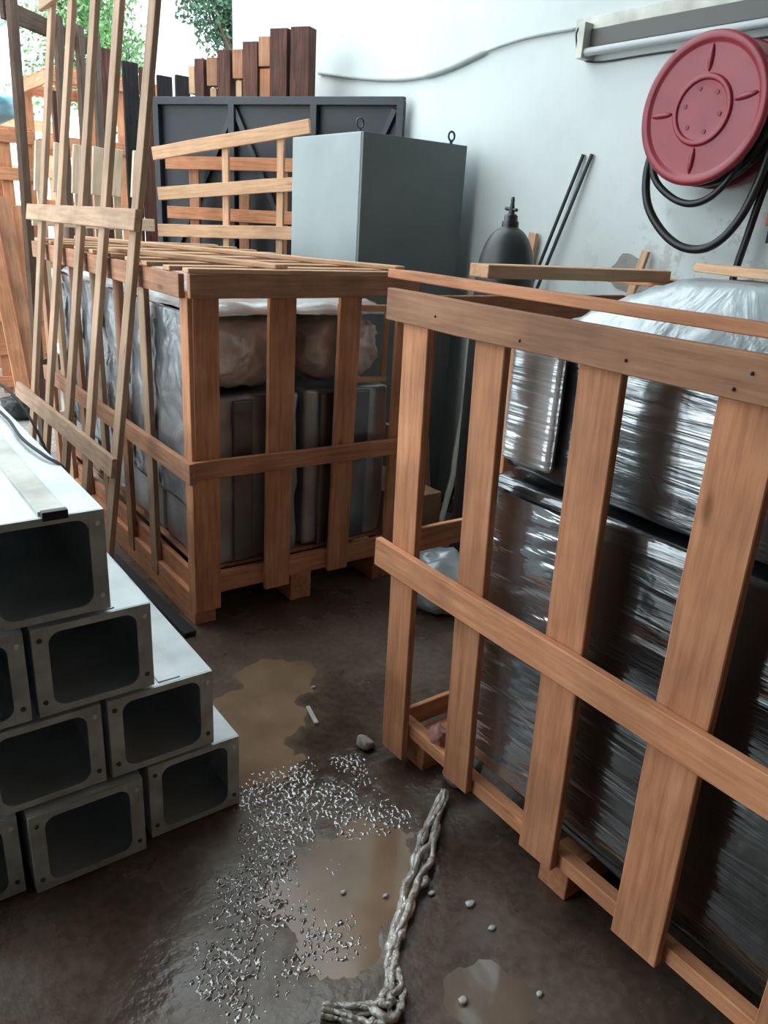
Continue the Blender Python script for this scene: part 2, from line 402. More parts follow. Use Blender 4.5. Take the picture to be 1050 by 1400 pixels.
# boards nailed over the top
board('top_plank', (X0+.075, 1.69, 1.425), (X0+.045, -.6, 1.417), .085, .022, (0.05, 0, 1), WOOD, rc)
board('top_plank', (1.36, 1.472, 1.452), (2.02, 1.415, 1.452), .075, .032, Zn, WOODP, rc)
board('top_plank', (2.06, 1.60, 1.43), (2.06, -.6, 1.43), .085, .024, Zn, WOOD, rc)
board('top_plank', (1.78, 1.12, 1.492), (1.55, .35, 1.492), .085, .02, Zn, WOODP, rc)
for p in ((X0-.0125, 1.43, 1.35), (X0-.0125, 1.15, 1.335), (X0-.0125, .88, 1.34), (X0-.0125, .665, 1.33), (X0-.0125, .60, 1.345), (X0-.0125, .64, 1.36)):
    bm = bmesh.new(); bmesh.ops.create_uvsphere(bm, u_segments=8, v_segments=5, radius=.0035)
    link('nail_head', bm, ROD, rc, p)

# the machine in it
ld = thing('wrapped_machine', 'black machine wound in shiny clear stretch film inside the right-hand crate', 'machine', (1.6, .5, .12))
def wrapped(name, lo, hi, m, parent, bulge=.012, cuts=14):
    bm = bmesh.new(); lo, hi = V(lo), V(hi); c = (lo+hi)/2; box_bm(bm, lo-c, hi-c, .015)
    bmesh.ops.subdivide_edges(bm, edges=[e for e in bm.edges if e.calc_length() > .08], cuts=cuts, use_grid_fill=True)
    bmesh.ops.triangulate(bm, faces=[f for f in bm.faces if len(f.verts) > 4])
    s = random.random()*30
    for v in bm.verts:
        q = v.co+c
        v.co += (v.co.normalized())*(noise.noise(V((q.x*5, q.y*5+s, q.z*8)))*bulge + noise.noise(V((q.x*11, q.y*11+s, q.z*30)))*bulge*.4)
    return link(name, bm, m, parent, c, None, True)
wrapped('lower_housing', (1.315, -.62, .15), (1.98, 1.295, .985), FILMK, ld)
wrapped('upper_housing', (1.345, -.62, 1.0), (1.98, 1.05, 1.32), FILMU, ld)
wrapped('glare_panel', (1.313, 1.128, 1.03), (1.34, 1.282, 1.315), FILMW, ld, .003)['label'] = 'film patch with its sky reflection painted white'
wrapped('recessed_housing', (1.35, 1.06, 1.0), (1.95, 1.30, 1.318), FILMK, ld, .006)
bm = bmesh.new(); g = []   # loose folds of film near the load's end
for i in range(41):
    row = []
    for j in range(121):
        y = 1.005+.28*i/40; z = .19+.77*j/120; zz = z+.22*(y-1.1)
        e = min(1, i/6, (40-i)/6, j/8, (120-j)/8)
        f_ = noise.noise(V((y*3, zz*38, 1)))*.55+noise.noise(V((y*6, zz*85, 4)))*.3+noise.noise(V((y*5, zz*11, 7)))*.7
        row.append(bm.verts.new((1.292-.010*f_*e, y, z)))
    g.append(row)
for i in range(40):
    for j in range(120): bm.faces.new((g[i][j], g[i][j+1], g[i+1][j+1], g[i+1][j]))
link('loose_film', bm, FILML, ld, smooth=True)
bm = bmesh.new()   # film hood over the top
nx, ny = 24, 40; g = []
for i in range(nx+1):
    row = []
    for j in range(ny+1):
        u, v_ = i/nx, j/ny; x = 1.37+u*.56; y = -.6+v_*1.85
        e = min(min(1, (1.25-y)/.22), min(1, (x-1.37)/.16), min(1, (1.93-x)/.12)); e = max(0, e)
        z = 1.327+.147*(e**.8)+noise.noise(V((x*9, y*9, 1)))*.006
        row.append(bm.verts.new((x, y, z)))
    g.append(row)
for i in range(nx):
    for j in range(ny): bm.faces.new((g[i][j], g[i+1][j], g[i+1][j+1], g[i][j+1]))
h = link('film_hood', bm, FILMT, ld, smooth=True)
h.modifiers.new('thickness', 'SOLIDIFY').thickness = .002

# ------------------------------------------------------------------ left-hand crate
lc = thing('wooden_crate', 'brown slatted shipping crate in the middle with spaced planks for a top', 'crate', (1.5, 3.6, 0), 'slatted shipping crates')
Y0, XL, YB, XR = 2.55, 1.05, 4.6, 2.03
board('top_rail', (XL, Y0, 1.31), (XR, Y0, 1.316), .082, .024, Yn, WOODB, lc)
board('middle_rail', (XL-.01, Y0-.006, .662), (XR, Y0-.006, .65), .068, .022, Yn, WOOD, lc)
for x0, x1, w, z0 in ((1.104, 1.118, .098, .07), (1.408, 1.42, .112, .10), (1.706, 1.72, .098, .115), (1.99, 1.99, .08, .06)):
    board('slat', (x0, Y0+.024, z0), (x1, Y0+.024, 1.29), w, .022, Yn, WOOD, lc)
board('base_rail', (1.07, Y0+.05, .17), (XR, Y0+.05, .165), .085, .03, Yn, WOOD, lc)
for x in (1.10, 1.54, 1.97):
    board('skid_foot', (x, Y0+.045, .064), (x, YB-.03, .064), .10, .126, Zn, WOOD, lc) if x != 1.10 else board('skid_foot', (x, Y0+.045, .064), (x, YB-.03, .064), .09, .126, Zn, WOOD, lc)
# left side
board('side_top_rail', (XL-.012, Y0+.03, 1.31), (XL-.012, YB, 1.31), .08, .022, Xn, WOODB, lc)
board('side_middle_rail', (XL-.014, Y0-.02, .655), (XL-.014, YB, .655), .078, .022, Xn, WOODB, lc)
for y in (2.60, 3.02, 3.32, 3.64, 3.97, 4.28, 4.55):
    board('side_slat', (XL+.011, y, .06), (XL+.011, y, 1.29), .07, .022, Xn, WOOD if y < 2.7 else (WOODB if int(y*10) % 2 else WOODT), lc)
board('side_base_rail', (XL+.035, 2.63, .16), (XL+.035, YB, .16), .09, .022, Xn, WOOD, lc)
# right side and back
for y in (3.0, 3.4, 3.8, 4.2, 4.55):
    board('side_slat', (XR+.012, y, .06), (XR+.012, y, 1.29), .07, .022, Xn, WOODB, lc)
board('side_top_rail', (XR+.036, Y0+.03, 1.31), (XR+.036, YB, 1.31), .08, .022, Xn, WOODB, lc)
board('side_middle_rail', (XR+.036, Y0+.03, .655), (XR+.036, YB, .655), .075, .022, Xn, WOODB, lc)
for x in (1.2, 1.5, 1.8):
    board('back_slat', (x, YB, .06), (x, YB, 1.29), .08, .022, Yn, WOODB, lc)
board('back_top_rail', (XL, YB+.024, 1.31), (XR, YB+.024, 1.31), .08, .022, Yn, WOODB, lc)
# top planks, crosswise, and two thrown over them
tops = [(2.57, .055, XL+.02, XL+.38), (2.56, .05, 1.44, 2.02), (2.70, .06, XL, 2.03), (2.90, .065, XL-.01, 2.04), (3.10, .06, XL, 2.02), (3.32, .065, XL, 2.05), (3.55, .06, XL, 2.03), (3.78, .06, XL, 2.04), (4.0, .06, XL, 2.03), (4.25, .06, XL, 2.04), (4.52, .06, XL, 2.04)]
for y, w, xa, xb in tops:
    board('top_plank', (xa-.02, y+random.uniform(-.012, .012), 1.361), (xb, y+random.uniform(-.012, .012), 1.361), w, .016, Zn, WOODP, lc)
board('diagonal_plank', (1.08, 3.42, 1.379), (1.42, 2.58, 1.379), .07, .016, Zn, WOODP, lc)
board('diagonal_plank', (1.25, 4.5, 1.379), (1.99, 2.62, 1.379), .07, .016, Zn, WOODP, lc)
board('loading_deck', (1.54, Y0+.08, .215), (1.54, YB-.03, .215), .86, .014, Zn, WOODB, lc)

# load in the left crate: film-wound grey drums below, brown sacks above, white film over them
k = 0
low = [('front left', 1.325, 2.83), ('front right', 1.765, 2.83), ('second row left', 1.325, 3.27), ('second row right', 1.765, 3.27), ('third row left', 1.325, 3.71), ('third row right', 1.765, 3.71), ('rear left', 1.325, 4.18), ('rear right', 1.765, 4.18)]
for nm, x, y in low:
    t = thing('wrapped_bale', {'front left': 'grey film-wrapped bale in the middle crate, behind its first front gap', 'front right': 'grey film-wrapped bale in the middle crate, behind its right front gap'}.get(nm, 'grey film-wrapped bale inside the middle crate, %s' % nm), 'bale', (x, y, .225), 'grey bales in the middle crate')
    wrapped('wrapping', (x-.205, y-.2, .226), (x+.205, y+.2, .90), FILMG, t, .014, 8)
    if y < 2.9:
        for dx in (-.045, .12) if x < 1.5 else (-.10, .06):
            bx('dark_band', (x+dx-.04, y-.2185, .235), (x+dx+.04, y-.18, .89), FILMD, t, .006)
for nm, x, y in low:
    lab = {'front left': 'brown lumpy film-wrapped sack at the top left of the middle crate front', 'front right': 'brown lumpy film-wrapped sack at the top right of the middle crate front'}.get(nm, 'lumpy film-wrapped sack at the top of the middle crate, %s' % nm)
    tag(lump('wrapped_sack', (x, y-.01, 1.055), (.19, .19, .135), SACK if (x < 2 and y < 3) else FILMG, None, 3.2, .10, 4, 5, seed=k*3.1), lab, 'sack', 'sacks on the grey bales'); k += 1
bm = bmesh.new(); g = []
nx, ny = 30, 60
for i in range(nx+1):
    row = []
    for j in range(ny+1):
        x = 1.125+.84*i/nx; y = 2.62+1.85*j/ny
        ed = min((x-1.125), (1.965-x), (y-2.62))
        z = 1.238+.012*noise.noise(V((x*6, y*6, 0)))+.012*abs(noise.noise(V((x*14, y*14, 3))))-max(0, .05-ed)*.7
        row.append(bm.verts.new((x, y, z)))
    g.append(row)
for i in range(nx):
    for j in range(ny): bm.faces.new((g[i][j], g[i+1][j], g[i+1][j+1], g[i][j+1]))
ws = link('plastic_sheet', bm, SHEET, smooth=True); ws.modifiers.new('thickness', 'SOLIDIFY').thickness = .003
tag(ws, 'crumpled white plastic film spread over the sacks in the middle crate', 'plastic sheet')
# film hanging down the left side of the load
bm = bmesh.new(); g = []
for i in range(121):
    row = []
    for j in range(49):
        y = 2.66+1.8*i/120; z = .45+.76*j/48
        x = 1.094+.018*noise.noise(V((y*4.5, z*6, 2)))-.010*abs(noise.noise(V((y*13, z*10, 5))))-.004*noise.noise(V((y*30, z*24, 1)))
        row.append(bm.verts.new((x, y, z)))
    g.append(row)
for i in range(120):
    for j in range(48): bm.faces.new((g[i][j], g[i+1][j], g[i+1][j+1], g[i][j+1]))
FILMS = film('wrinkled_side_film', (.23, .235, .25), .2, (5, 5, 9), .6, .2)
sf = link('plastic_sheet', bm, FILMS, smooth=True); sf.modifiers.new('thickness', 'SOLIDIFY').thickness = .002
tag(sf, 'grey wrinkled plastic film hanging down the left side of the middle crate load', 'plastic sheet')
# small pale stick frame tucked at the right of the crate
fr = thing('stick_frame', 'small pale stick frame standing in the upper right of the middle crate front', 'frame', (1.9, 2.60, .93))
FY = 2.612
board('upright', (1.715, FY, .93), (1.70, FY, 1.235), .022, .016, Yn, WOODP, fr, .001)
board('upright', (1.925, FY, .945), (1.93, FY, 1.235), .022, .016, Yn, WOODP, fr, .001)
board('crosspiece', (1.73, FY, .938), (1.94, FY, .93), .022, .016, Yn, WOODP, fr, .001)
board('crosspiece', (1.69, FY, 1.228), (1.94, FY, 1.222), .026, .016, Yn, WOODP, fr, .001)

# ------------------------------------------------------------------ lattice panel leaning on the middle crate
lp = thing('slatted_panel', 'tall tan lattice panel of narrow slats leaning on the left side of the middle crate', 'panel', (.8, 3.6, 0), 'lattice panels')
def lx(z, off=0): return .795+.155*z+off
PN = (-1, 0, .155)
for y0, y1 in ((2.915, 2.99), (3.255, 3.375), (3.58, 3.685), (3.92, 4.03), (4.19, 4.38)):
    board('slat', (lx(.03), y0, .03), (lx(2.5), y1, 2.5), .072, .022, PN, WOODT, lp)
for z, w in ((.595, .078), (1.5, .075), (2.45, .09)):
    board('rail', (lx(z, -.023), 2.88, z+.005), (lx(z, -.023), 4.50, z-.005), w, .022, PN, WOODT, lp)

# darker panel standing further back
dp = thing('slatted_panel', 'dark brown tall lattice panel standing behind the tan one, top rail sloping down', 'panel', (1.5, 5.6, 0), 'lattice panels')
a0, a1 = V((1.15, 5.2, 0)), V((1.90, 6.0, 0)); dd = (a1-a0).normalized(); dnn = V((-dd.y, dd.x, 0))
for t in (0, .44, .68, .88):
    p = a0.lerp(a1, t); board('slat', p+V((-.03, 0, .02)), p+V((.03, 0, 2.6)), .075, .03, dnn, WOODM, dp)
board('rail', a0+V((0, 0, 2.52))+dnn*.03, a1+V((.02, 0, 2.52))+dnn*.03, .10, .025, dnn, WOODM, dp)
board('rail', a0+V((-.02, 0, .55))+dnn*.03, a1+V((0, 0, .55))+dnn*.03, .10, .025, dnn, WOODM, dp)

# pale stakes panel behind the middle crate
sp = thing('slatted_panel', 'cream panel of short upright stakes standing behind the middle crate, seen between lattice slats', 'panel', (1.4, 5.0, 0), 'lattice panels')
for x in (1.20, 1.30, 1.405, 1.515, 1.63, 1.75):
    board('stake', (x-.035, 4.98, .02), (x-.005, 5.0, 1.60), .045, .02, Yn, WOODC, sp)
    board('stake', (x-.02, 4.972, 1.60), (x+.012, 4.985, 1.86), .058, .03, Yn, WOODC, sp)
for z in (.3, 1.45):
    board('rail', (1.12, 4.955, z), (1.83, 4.955, z), .07, .02, Yn, WOODC, sp)

# ------------------------------------------------------------------ metal ducts
def duct(x0, x1, z0, z1, y0, label, tab=False, ylen=2.5):
    t = thing('metal_duct', label, 'duct', ((x0+x1)/2, y0+ylen/2, z0), 'galvanised ducts in the stack')
    th = .004; bm = bmesh.new(); y1 = y0+ylen
    box_bm(bm, (x0, y0, z0), (x0+th, y1, z1)); box_bm(bm, (x1-th, y0, z0), (x1, y1, z1))
    box_bm(bm, (x0+th, y0, z0), (x1-th, y1, z0+th)); box_bm(bm, (x0+th, y0, z1-th), (x1-th, y1, z1))
    link('duct_wall', bm, STEEL, t)
    # end frame: side strips, thin lips, rounded inner corners
    bm = bmesh.new(); fy0, fy1 = y0-.006, y0-.001; s = .034; l = .017
    box_bm(bm, (x0, fy0, z0), (x0+s, fy1, z1), .001); box_bm(bm, (x1-s, fy0, z0), (x1, fy1, z1), .001)
    box_bm(bm, (x0+s, fy0, z0), (x1-s, fy1, z0+l), .001); box_bm(bm, (x0+s, fy0, z1-l), (x1-s, fy1, z1), .001)
    for cx_, sx in ((x0+s, 1), (x1-s, -1)):
        for cz, sz in ((z0+l, 1), (z1-l, -1)):
            R = .028; c = V((cx_+sx*R, 0, cz+sz*R)); prof = [(cx_, cz)]+[(c.x-sx*R*math.cos(a), c.z-sz*R*math.sin(a)) for a in [math.pi/2*q/5 for q in range(6)]]
            vs = [bm.verts.new((px_, fy0+.001, pz)) for px_, pz in prof]; vb = [bm.verts.new((px_, fy1, pz)) for px_, pz in prof]
            bm.faces.new(vs); bm.faces.new(vb[::-1])
            for q in range(len(vs)): bm.faces.new((vs[q], vb[q], vb[(q+1) % len(vs)], vs[(q+1) % len(vs)]))
    bmesh.ops.recalc_face_normals(bm, faces=bm.faces)
    fo = link('end_frame', bm, STEELD, t)
    for ax in (x0+.016, x1-.016):
        for az in (z0+.035, z1-.03):
            lathe('bolt', [(0, .004), (.005, .004), (.006, .002), (.006, 0)], BOLT if (tab or az > z1-.05) else DARKR, fo, (ax, fy0, az), 'Y', 10) if False else None
            bm = bmesh.new(); r_ = bmesh.ops.create_cone(bm, segments=10, radius1=.0062, radius2=.0045, depth=.004, cap_ends=True, matrix=Matrix.Rotation(math.pi/2, 4, 'X'))
            link('bolt', bm, BOLT if (tab or (az > z1-.05 and ax > x1-.05)) else DARKR, fo, (ax, fy0-.002, az))
    # folded lid seam along the top
    bm = bmesh.new(); xs = x0+.13; box_bm(bm, (xs, y0+.01, z1), (xs+.055, y1, z1+(.009 if tab else .003)), .001)
    link('lid_seam', bm, WHITEP if tab else STEEL, t)
    if tab:
        bx('lid_clip', (xs+.004, y0-.012, z1-.006), (xs+.056, y0+.006, z1+.014), GATE, t, .002)
    return t
g_ = .232
duct(.512, .762, .004, .228, 1.60, 'galvanised duct on the floor at the right end of the stack')
duct(.222, .488, .002, .226, 1.575, 'galvanised duct on the floor, second from the right of the bottom row')
duct(-.065, .203, .002, .226, 1.60, 'galvanised duct on the floor cut by the left photo edge, bottom row')
duct(.425, .690, .236, .456, 1.60, 'galvanised duct at the right end of the second row, above the rightmost floor duct')
duct(.145, .410, .236, .456, 1.60, 'galvanised duct in the second row cut by the left photo edge')
duct(.277, .540, .466, .688, 1.60, 'galvanised duct at the right end of the third row, under the topmost duct')
duct(.0, .262, .466, .688, 1.60, 'galvanised duct in the third row cut by the left photo edge')
duct(.19, .450, .700, .938, 1.60, 'topmost galvanised duct with a dark clip on its lid edge', True)
tag(tube('black_cable', spline([(.30, 3.4, .952), (.40, 2.9, .948), (.425, 2.45, .950), (.415, 2.18, .950), (.43, 2.0, .948), (.456, 1.93, .93), (.462, 1.9, .86), (.5, 1.88, .695)]), .0045, CABLE, None, 8), 'thin black cable trailing along the top of the topmost duct', 'cable')
tag(tube('black_cable', spline([(.36, 3.9, .95), (.46, 3.2, .955), (.52, 2.75, .93), (.56, 2.5, .75), (.58, 2.4, .5)]), .0045, CABLE, None, 8), 'thin black cable sagging off the far side of the duct stack', 'cable')

# ------------------------------------------------------------------ on the right wall
reel = thing('hose_reel', 'red round fire hose reel mounted high on the white wall', 'hose reel', (3.0, 1.9, 2.0))
RC = V((2.785, 1.897, 2.003)); RR = .257
lathe('front_disc', [(0, .004), (.05, .004), (.098, .004), (.0995, .0045), (.102, .011), (.104, .0125), (.108, .013), (.113, .013), (.118, .012), (.121, .004), (.1215, .003), (.124, .003), (.16, .003), (.19, .003), (RR-.042, .003), (RR-.038, .0035), (RR-.030, .012), (RR-.024, .014), (RR-.010, .016), (RR, .008), (RR, -.006), (RR-.006, -.008), (0, -.004)], RED, reel, RC, '-X', 64)
for a in (12, 90, 183, 268):
    a = math.radians(a)
    d_ = V((0, -math.cos(a), math.sin(a))); tv = V((0, math.sin(a), math.cos(a)))
    bm = bmesh.new(); bmesh.ops.create_uvsphere(bm, u_segments=14, v_segments=8, radius=1)
    Rm = Matrix((d_, tv, (-1, 0, 0))).transposed()
    for v in bm.verts: v.co = V((v.co.x*.046, v.co.y*.011, v.co.z*.011))
    link('rib', bm, RED, reel, RC+d_*.170+V((-.003, 0, 0)), Rm, True)
for q in range(6):
    a = math.radians(q*60+12)
    bm = bmesh.new(); bmesh.ops.create_cone(bm, segments=12, radius1=.008, radius2=.007, depth=.004, cap_ends=True, matrix=Matrix.Rotation(math.pi/2, 4, 'Y'))
    link('bolt', bm, REDD, reel, RC+V((-.005, math.cos(a)*.075, math.sin(a)*.075)))
lathe('drum', [(0, -.005), (.14, -.006), (.14, -.16), (0, -.16)], BLKP, reel, RC, '-X', 40)
lathe('back_disc', [(0, -.155), (RR-.01, -.155), (RR, -.160), (RR, -.168), (0, -.170)], REDD, reel, RC, '-X', 48)
bm = bmesh.new()
for xx, rr in ((2.822, .215), (2.862, .228), (2.905, .22)):
    tube_bm(bm, [(xx, RC.y+rr*math.cos(q*math.pi/24), RC.z-.012+rr*math.sin(q*math.pi/24)) for q in range(49)], .017, 8, False)
link('coiled_hose', bm, BLK, reel, smooth=True)
bx('wall_bracket', (2.955, RC.y-.06, RC.z-.12), (2.999, RC.y+.06, RC.z+.12), REDD, reel, .004)
HX = 2.86
ho = thing('rubber_hose', 'black rubber hose hanging in loops below the red reel', 'hose', (2.86, 1.9, 1.5))
tube('hose_loop', spline([(HX, 2.13, 1.93), (HX, 2.152, 1.80), (HX-.01, 2.115, 1.68), (HX-.01, 2.03, 1.585), (HX-.01, 1.93, 1.53), (HX, 1.84, 1.525), (HX, 1.765, 1.565), (HX+.01, 1.71, 1.65), (HX+.02, 1.675, 1.77), (HX+.02, 1.655, 1.90)]), .0165, BLK, ho)
tube('hose_loop', spline([(HX-.035, 2.11, 1.92), (HX-.045, 2.085, 1.79), (HX-.045, 2.0, 1.715), (HX-.045, 1.90, 1.685), (HX-.045, 1.81, 1.715), (HX-.04, 1.745, 1.80), (HX-.03, 1.71, 1.93)]), .0135, BLK, ho)
tube('hose_tail', spline([(HX+.05, 1.63, 1.97), (HX+.05, 1.66, 1.80), (HX+.05, 1.69, 1.60), (HX+.05, 1.715, 1.40), (HX+.06, 1.72, 1.1), (HX+.04, 1.72, .6)]), .014, BLK, ho)
vt = thing('hose_valve', 'rust-red valve with a black outlet on the wall at the right photo edge', 'valve', (2.95, 1.6, 1.7))
bx('valve_body', (2.90, 1.575, 1.62), (2.998, 1.632, 1.80), wood('rust', (.3, .1, .05), (.4, .15, .07), (.45, .2, .1)), vt, .01)
rod('outlet', (2.93, 1.60, 1.56), (2.93, 1.60, 1.62), .026, BLK, vt)

lm = thing('lamp_fixture', 'old unlit strip light on the wall above the red hose reel', 'light fixture', (2.95, 1.9, 2.35))
board('mounting_board', (2.985, 2.74, 2.415), (2.985, .4, 2.405), .05, .028, Xn, WHITEP, lm)
bx('reflector', (2.965, .4, 2.32), (2.999, 2.70, 2.388), DARKR, lm, .002)
rod('tube', (2.945, .42, 2.295), (2.945, 2.64, 2.297), .0165, GREYP, lm, 16)
bx('end_cap', (2.92, 2.64, 2.272), (2.998, 2.675, 2.41), WHITEP, lm, .003)
tag(tube('wall_cable', spline([(2.985, 4.952, 2.442), (2.985, 4.393, 2.357), (2.985, 3.951, 2.317), (2.985, 3.632, 2.333), (2.985, 3.325, 2.384), (2.985, 3.05, 2.408), (2.985, 2.745, 2.406)]), [.010]*20+[.014]*12+[.007]*17, PIPEW, None, 8), 'grey cable sagging along the white wall to the strip light', 'cable')
tag(tube('wall_wire', spline([(2.992, 2.72, 2.43), (2.96, 2.72, 2.37), (2.985, 2.66, 2.27), (2.99, 2.3, 2.262), (2.99, 1.7, 2.262)], 6), .004, BLK, None, 6), 'thin black wire looping below the strip light', 'wire')

cb = thing('metal_cabinet', 'tall grey metal cabinet standing against the white wall', 'cabinet', (2.57, 3.65, 0))
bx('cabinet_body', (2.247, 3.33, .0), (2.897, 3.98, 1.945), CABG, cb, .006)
bx('door', (2.249, 3.312, .03), (2.897, 3.3295, 1.943), CABD, cb, .002)['label'] = 'front door, its grey darkened for shade'
for x, y in ((2.86, 3.40), (2.30, 3.42), (2.86, 3.9)):
    bm = bmesh.new(); tube_bm(bm, [(x, y, 1.945), (x, y, 1.968)], .009, 10)
    pts = [(x+.02*math.cos(q*math.pi/8), y, 1.988+.022*math.sin(q*math.pi/8)) for q in range(17)]; tube_bm(bm, pts, .0055, 8, False)
    link('lifting_eye', bm, ROD, cb, smooth=True)

tk = thing('pressure_tank', 'black round-topped tank with a nozzle valve in front of the white wall', 'tank', (2.42, 2.455, 0))
TX, TY = 2.42, 2.455
prof = [(0, 0), (.12, 0), (.125, .02), (.125, 1.26), (.125, 1.30)]+[(.125*math.cos(a)**.8, 1.32+.245*math.sin(a)) for a in [math.pi/2*q/14 for q in range(13)]]+[(.03, 1.568)]
lathe('shell', prof, TANK, tk, (TX, TY, 0))
lathe('neck', [(.032, 1.545), (.035, 1.55), (.035, 1.582), (.028, 1.587), (.028, 1.605), (.016, 1.615), (0, 1.615)], BLKP, tk, (TX, TY, 0), seg=20)
bm = bmesh.new(); tube_bm(bm, [(TX, TY, 1.612), (TX, TY, 1.635), (TX, TY, 1.66)], [.014, .011, .007], 10); tube_bm(bm, [(TX, TY+.036, 1.634), (TX, TY-.028, 1.628)], .007, 8); tube_bm(bm, [(TX, TY, 1.66), (TX, TY, 1.678)], [.009, .006], 8)
link('nozzle_valve', bm, BLKP, tk)

for (ya, yb, lab) in ((2.611, 2.78, 'left one of two thin dark rods leaning on the wall beside the black tank'), (2.561, 2.735, 'right one of two thin dark rods leaning on the wall beside the black tank')):
    tag(rod('metal_rod', (2.988, ya, 1.893), (2.82, ya+(yb-ya)*3.3, .0), .0085, ROD, None, 10), lab, 'rod', 'rods leaning on the wall')
tag(board('wood_offcut', (2.972, 2.845, 1.545), (2.93, 2.96, .0), .05, .02, Xn, WOODP), 'pale wood strip leaning on the wall just behind the black tank', 'wood strip')
tag(board('wood_offcut', (2.965, 2.168, 1.50), (2.75, 2.36, .01), .035, .02, Xn, WOODP), 'pale wood strip leaning on the wall below the hose loops', 'wood strip')
bm = bmesh.new(); vs = []
for q in range(28):
    a = q*2*math.pi/28; rr = 1+.25*noise.noise(V((math.cos(a)*1.5, math.sin(a)*1.5, 4)))
    vs.append((2.27+.085*rr*math.cos(a), 1.40+.085*rr*math.sin(a)))
vf = [bm.verts.new((2.992, y, z)) for y, z in vs]; vb = [bm.verts.new((2.9995, y, z)) for y, z in vs]
bm.faces.new(vf)
for q in range(28): bm.faces.new((vf[q], vb[q], vb[(q+1) % 28], vf[(q+1) % 28]))
bmesh.ops.recalc_face_normals(bm, faces=bm.faces)
tag(link('cement_patch', bm, noisy('grey_cement', (.30, .30, .28), .9, .3, 12)), 'round grey cement patch on the wall below the hose', 'patch')

# ------------------------------------------------------------------ gate with crates leaning on it
g0 = V((2.966, 3.95, 0)); gd = V((-.51, .86, 0)); gd.normalize(); gn = V((-gd.y, gd.x, 0))   # gn faces the yard
def gp(s, z, off=0): return g0+gd*s+gn*off+V((0, 0, z))
gt = thing('steel_gate', 'dark blue-grey steel gate leaf standing open along the wall', 'gate', gp(.86, 0))
bm = bmesh.new(); A, Bq = gp(.02, .06), gp(1.74, .06)
vs = [bm.verts.new(p) for p in (gp(.02, .06, -.004), gp(1.74, .06, -.004), gp(1.74, 2.2, -.004), gp(.02, 2.2, -.004), gp(.02, .06, 0), gp(1.74, .06, 0), gp(1.74, 2.2, 0), gp(.02, 2.2, 0))]
for f_ in ((0, 1, 2, 3), (4, 7, 6, 5), (0, 4, 5, 1), (1, 5, 6, 2), (2, 6, 7, 3), (3, 7, 4, 0)): bm.faces.new([vs[i] for i in f_])
bmesh.ops.recalc_face_normals(bm, faces=bm.faces); link('sheet', bm, GATE, gt)
for a, b in (((0.0, 2.2), (1.76, 2.2)), ((0.0, .08), (1.76, .08)), ((.02, .0), (.02, 2.2)), ((1.74, 0), (1.74, 2.2)), ((1.16, .08), (1.16, 2.2)), ((.58, .08), (.58, 2.2)), ((0, 1.1), (1.76, 1.1))):
    board('frame_bar', gp(a[0], a[1], .022), gp(b[0], b[1], .022), .045, .035, gn, GATEF, gt, .0005)
for a, b in (((1.15, 2.16), (1.70, 1.16)), ((1.15, 2.16), (.62, 1.16)), ((.06, 2.16), (.55, 1.16))):
    board('brace', gp(a[0], a[1], .015), gp(b[0], b[1], .015), .035, .02, gn, GATEF, gt, .0005)
pl = thing('crate_panel', 'pale slatted crate panel leaning on the dark gate, its top rail tilted', 'crate panel', (2.2, 4.6, 0), 'crate panels leaning on the gate')
def pp(s, z, off=0): return V((2.484, 4.192, 0))+gd*s+gn*off+V((0, 0, z))
for a, b, w in (((-.01, 2.03), (1.09, 1.865), .075), ((0.0, 1.735), (1.06, 1.635), .075), ((0, 1.46), (1.07, 1.42), .075), ((0, 1.1), (1.07, 1.1), .075), ((0, .5), (1.07, .5), .075)):
    board('rail', pp(a[0], a[1], .03), pp(b[0], b[1], .03), w, .022, gn, WOODP, pl)
for s, z in ((.57, 1.93), (.19, 1.97)):
    board('slat', pp(s, .02, .007), pp(s, z, .007), .045, .02, gn, WOODP, pl)
pk = thing('crate_panel', 'orange slatted crate panel sandwiched between the pale panel and the dark gate', 'crate panel', (2.3, 4.7, 0), 'crate panels leaning on the gate')
for z in (1.84, 1.54, 1.2, .6):
    board('rail', gp(.60, z, .125), gp(1.60, z-.01, .125), .075, .022, gn, WOOD, pk)
for s, z in ((1.40, 1.86), (1.02, 1.74), (.74, 1.86)):
    board('slat', gp(s, .02, .10), gp(s, z, .10), .075, .022, gn, WOODB, pk)
# dark posts stored between gate and wall
bo = -.12
def bp(s, z, off=bo): return g0+gd*s+gn*off+V((0, 0, z))
units = [(1.56, 1.44, 2.455, .05, 'leftmost'), (1.42, 1.24, 2.50, .085, 'second from left'), (1.225, 1.04, 2.54, .08, 'third from left'), (1.035, .83, 2.605, .085, 'fourth from left, tall'), (.815, .68, 2.61, .0, 'rightmost, next to the white wall')]
for s0, s1, z, cl, nm in units:
    t = thing('timber_post', 'dark red timber post standing behind the dark gate, %s' % nm, 'timber post', bp((s0+s1)/2, 0), 'timber posts behind the gate')
    wpost = (s0-s1)-cl if cl else (s0-s1)*.95
    sc = s1+wpost/2
    board('post', bp(sc, .0), bp(sc, z), wpost, .09, gn, WOODD, t)
    if cl:
        board('end_block', bp(s0-cl/2, z-.20), bp(s0-cl/2, z-.04), cl-.004, .085, gn, WOODB if cl > .05 else WOODP, t)
        board('cleat', bp(s0-cl*.5, .0), bp(s0-cl*.5, z-.21), cl*(.95 if nm.startswith('fourth') else .55), .06, gn, WOOD if nm.startswith('fourth') else WOODP, t)
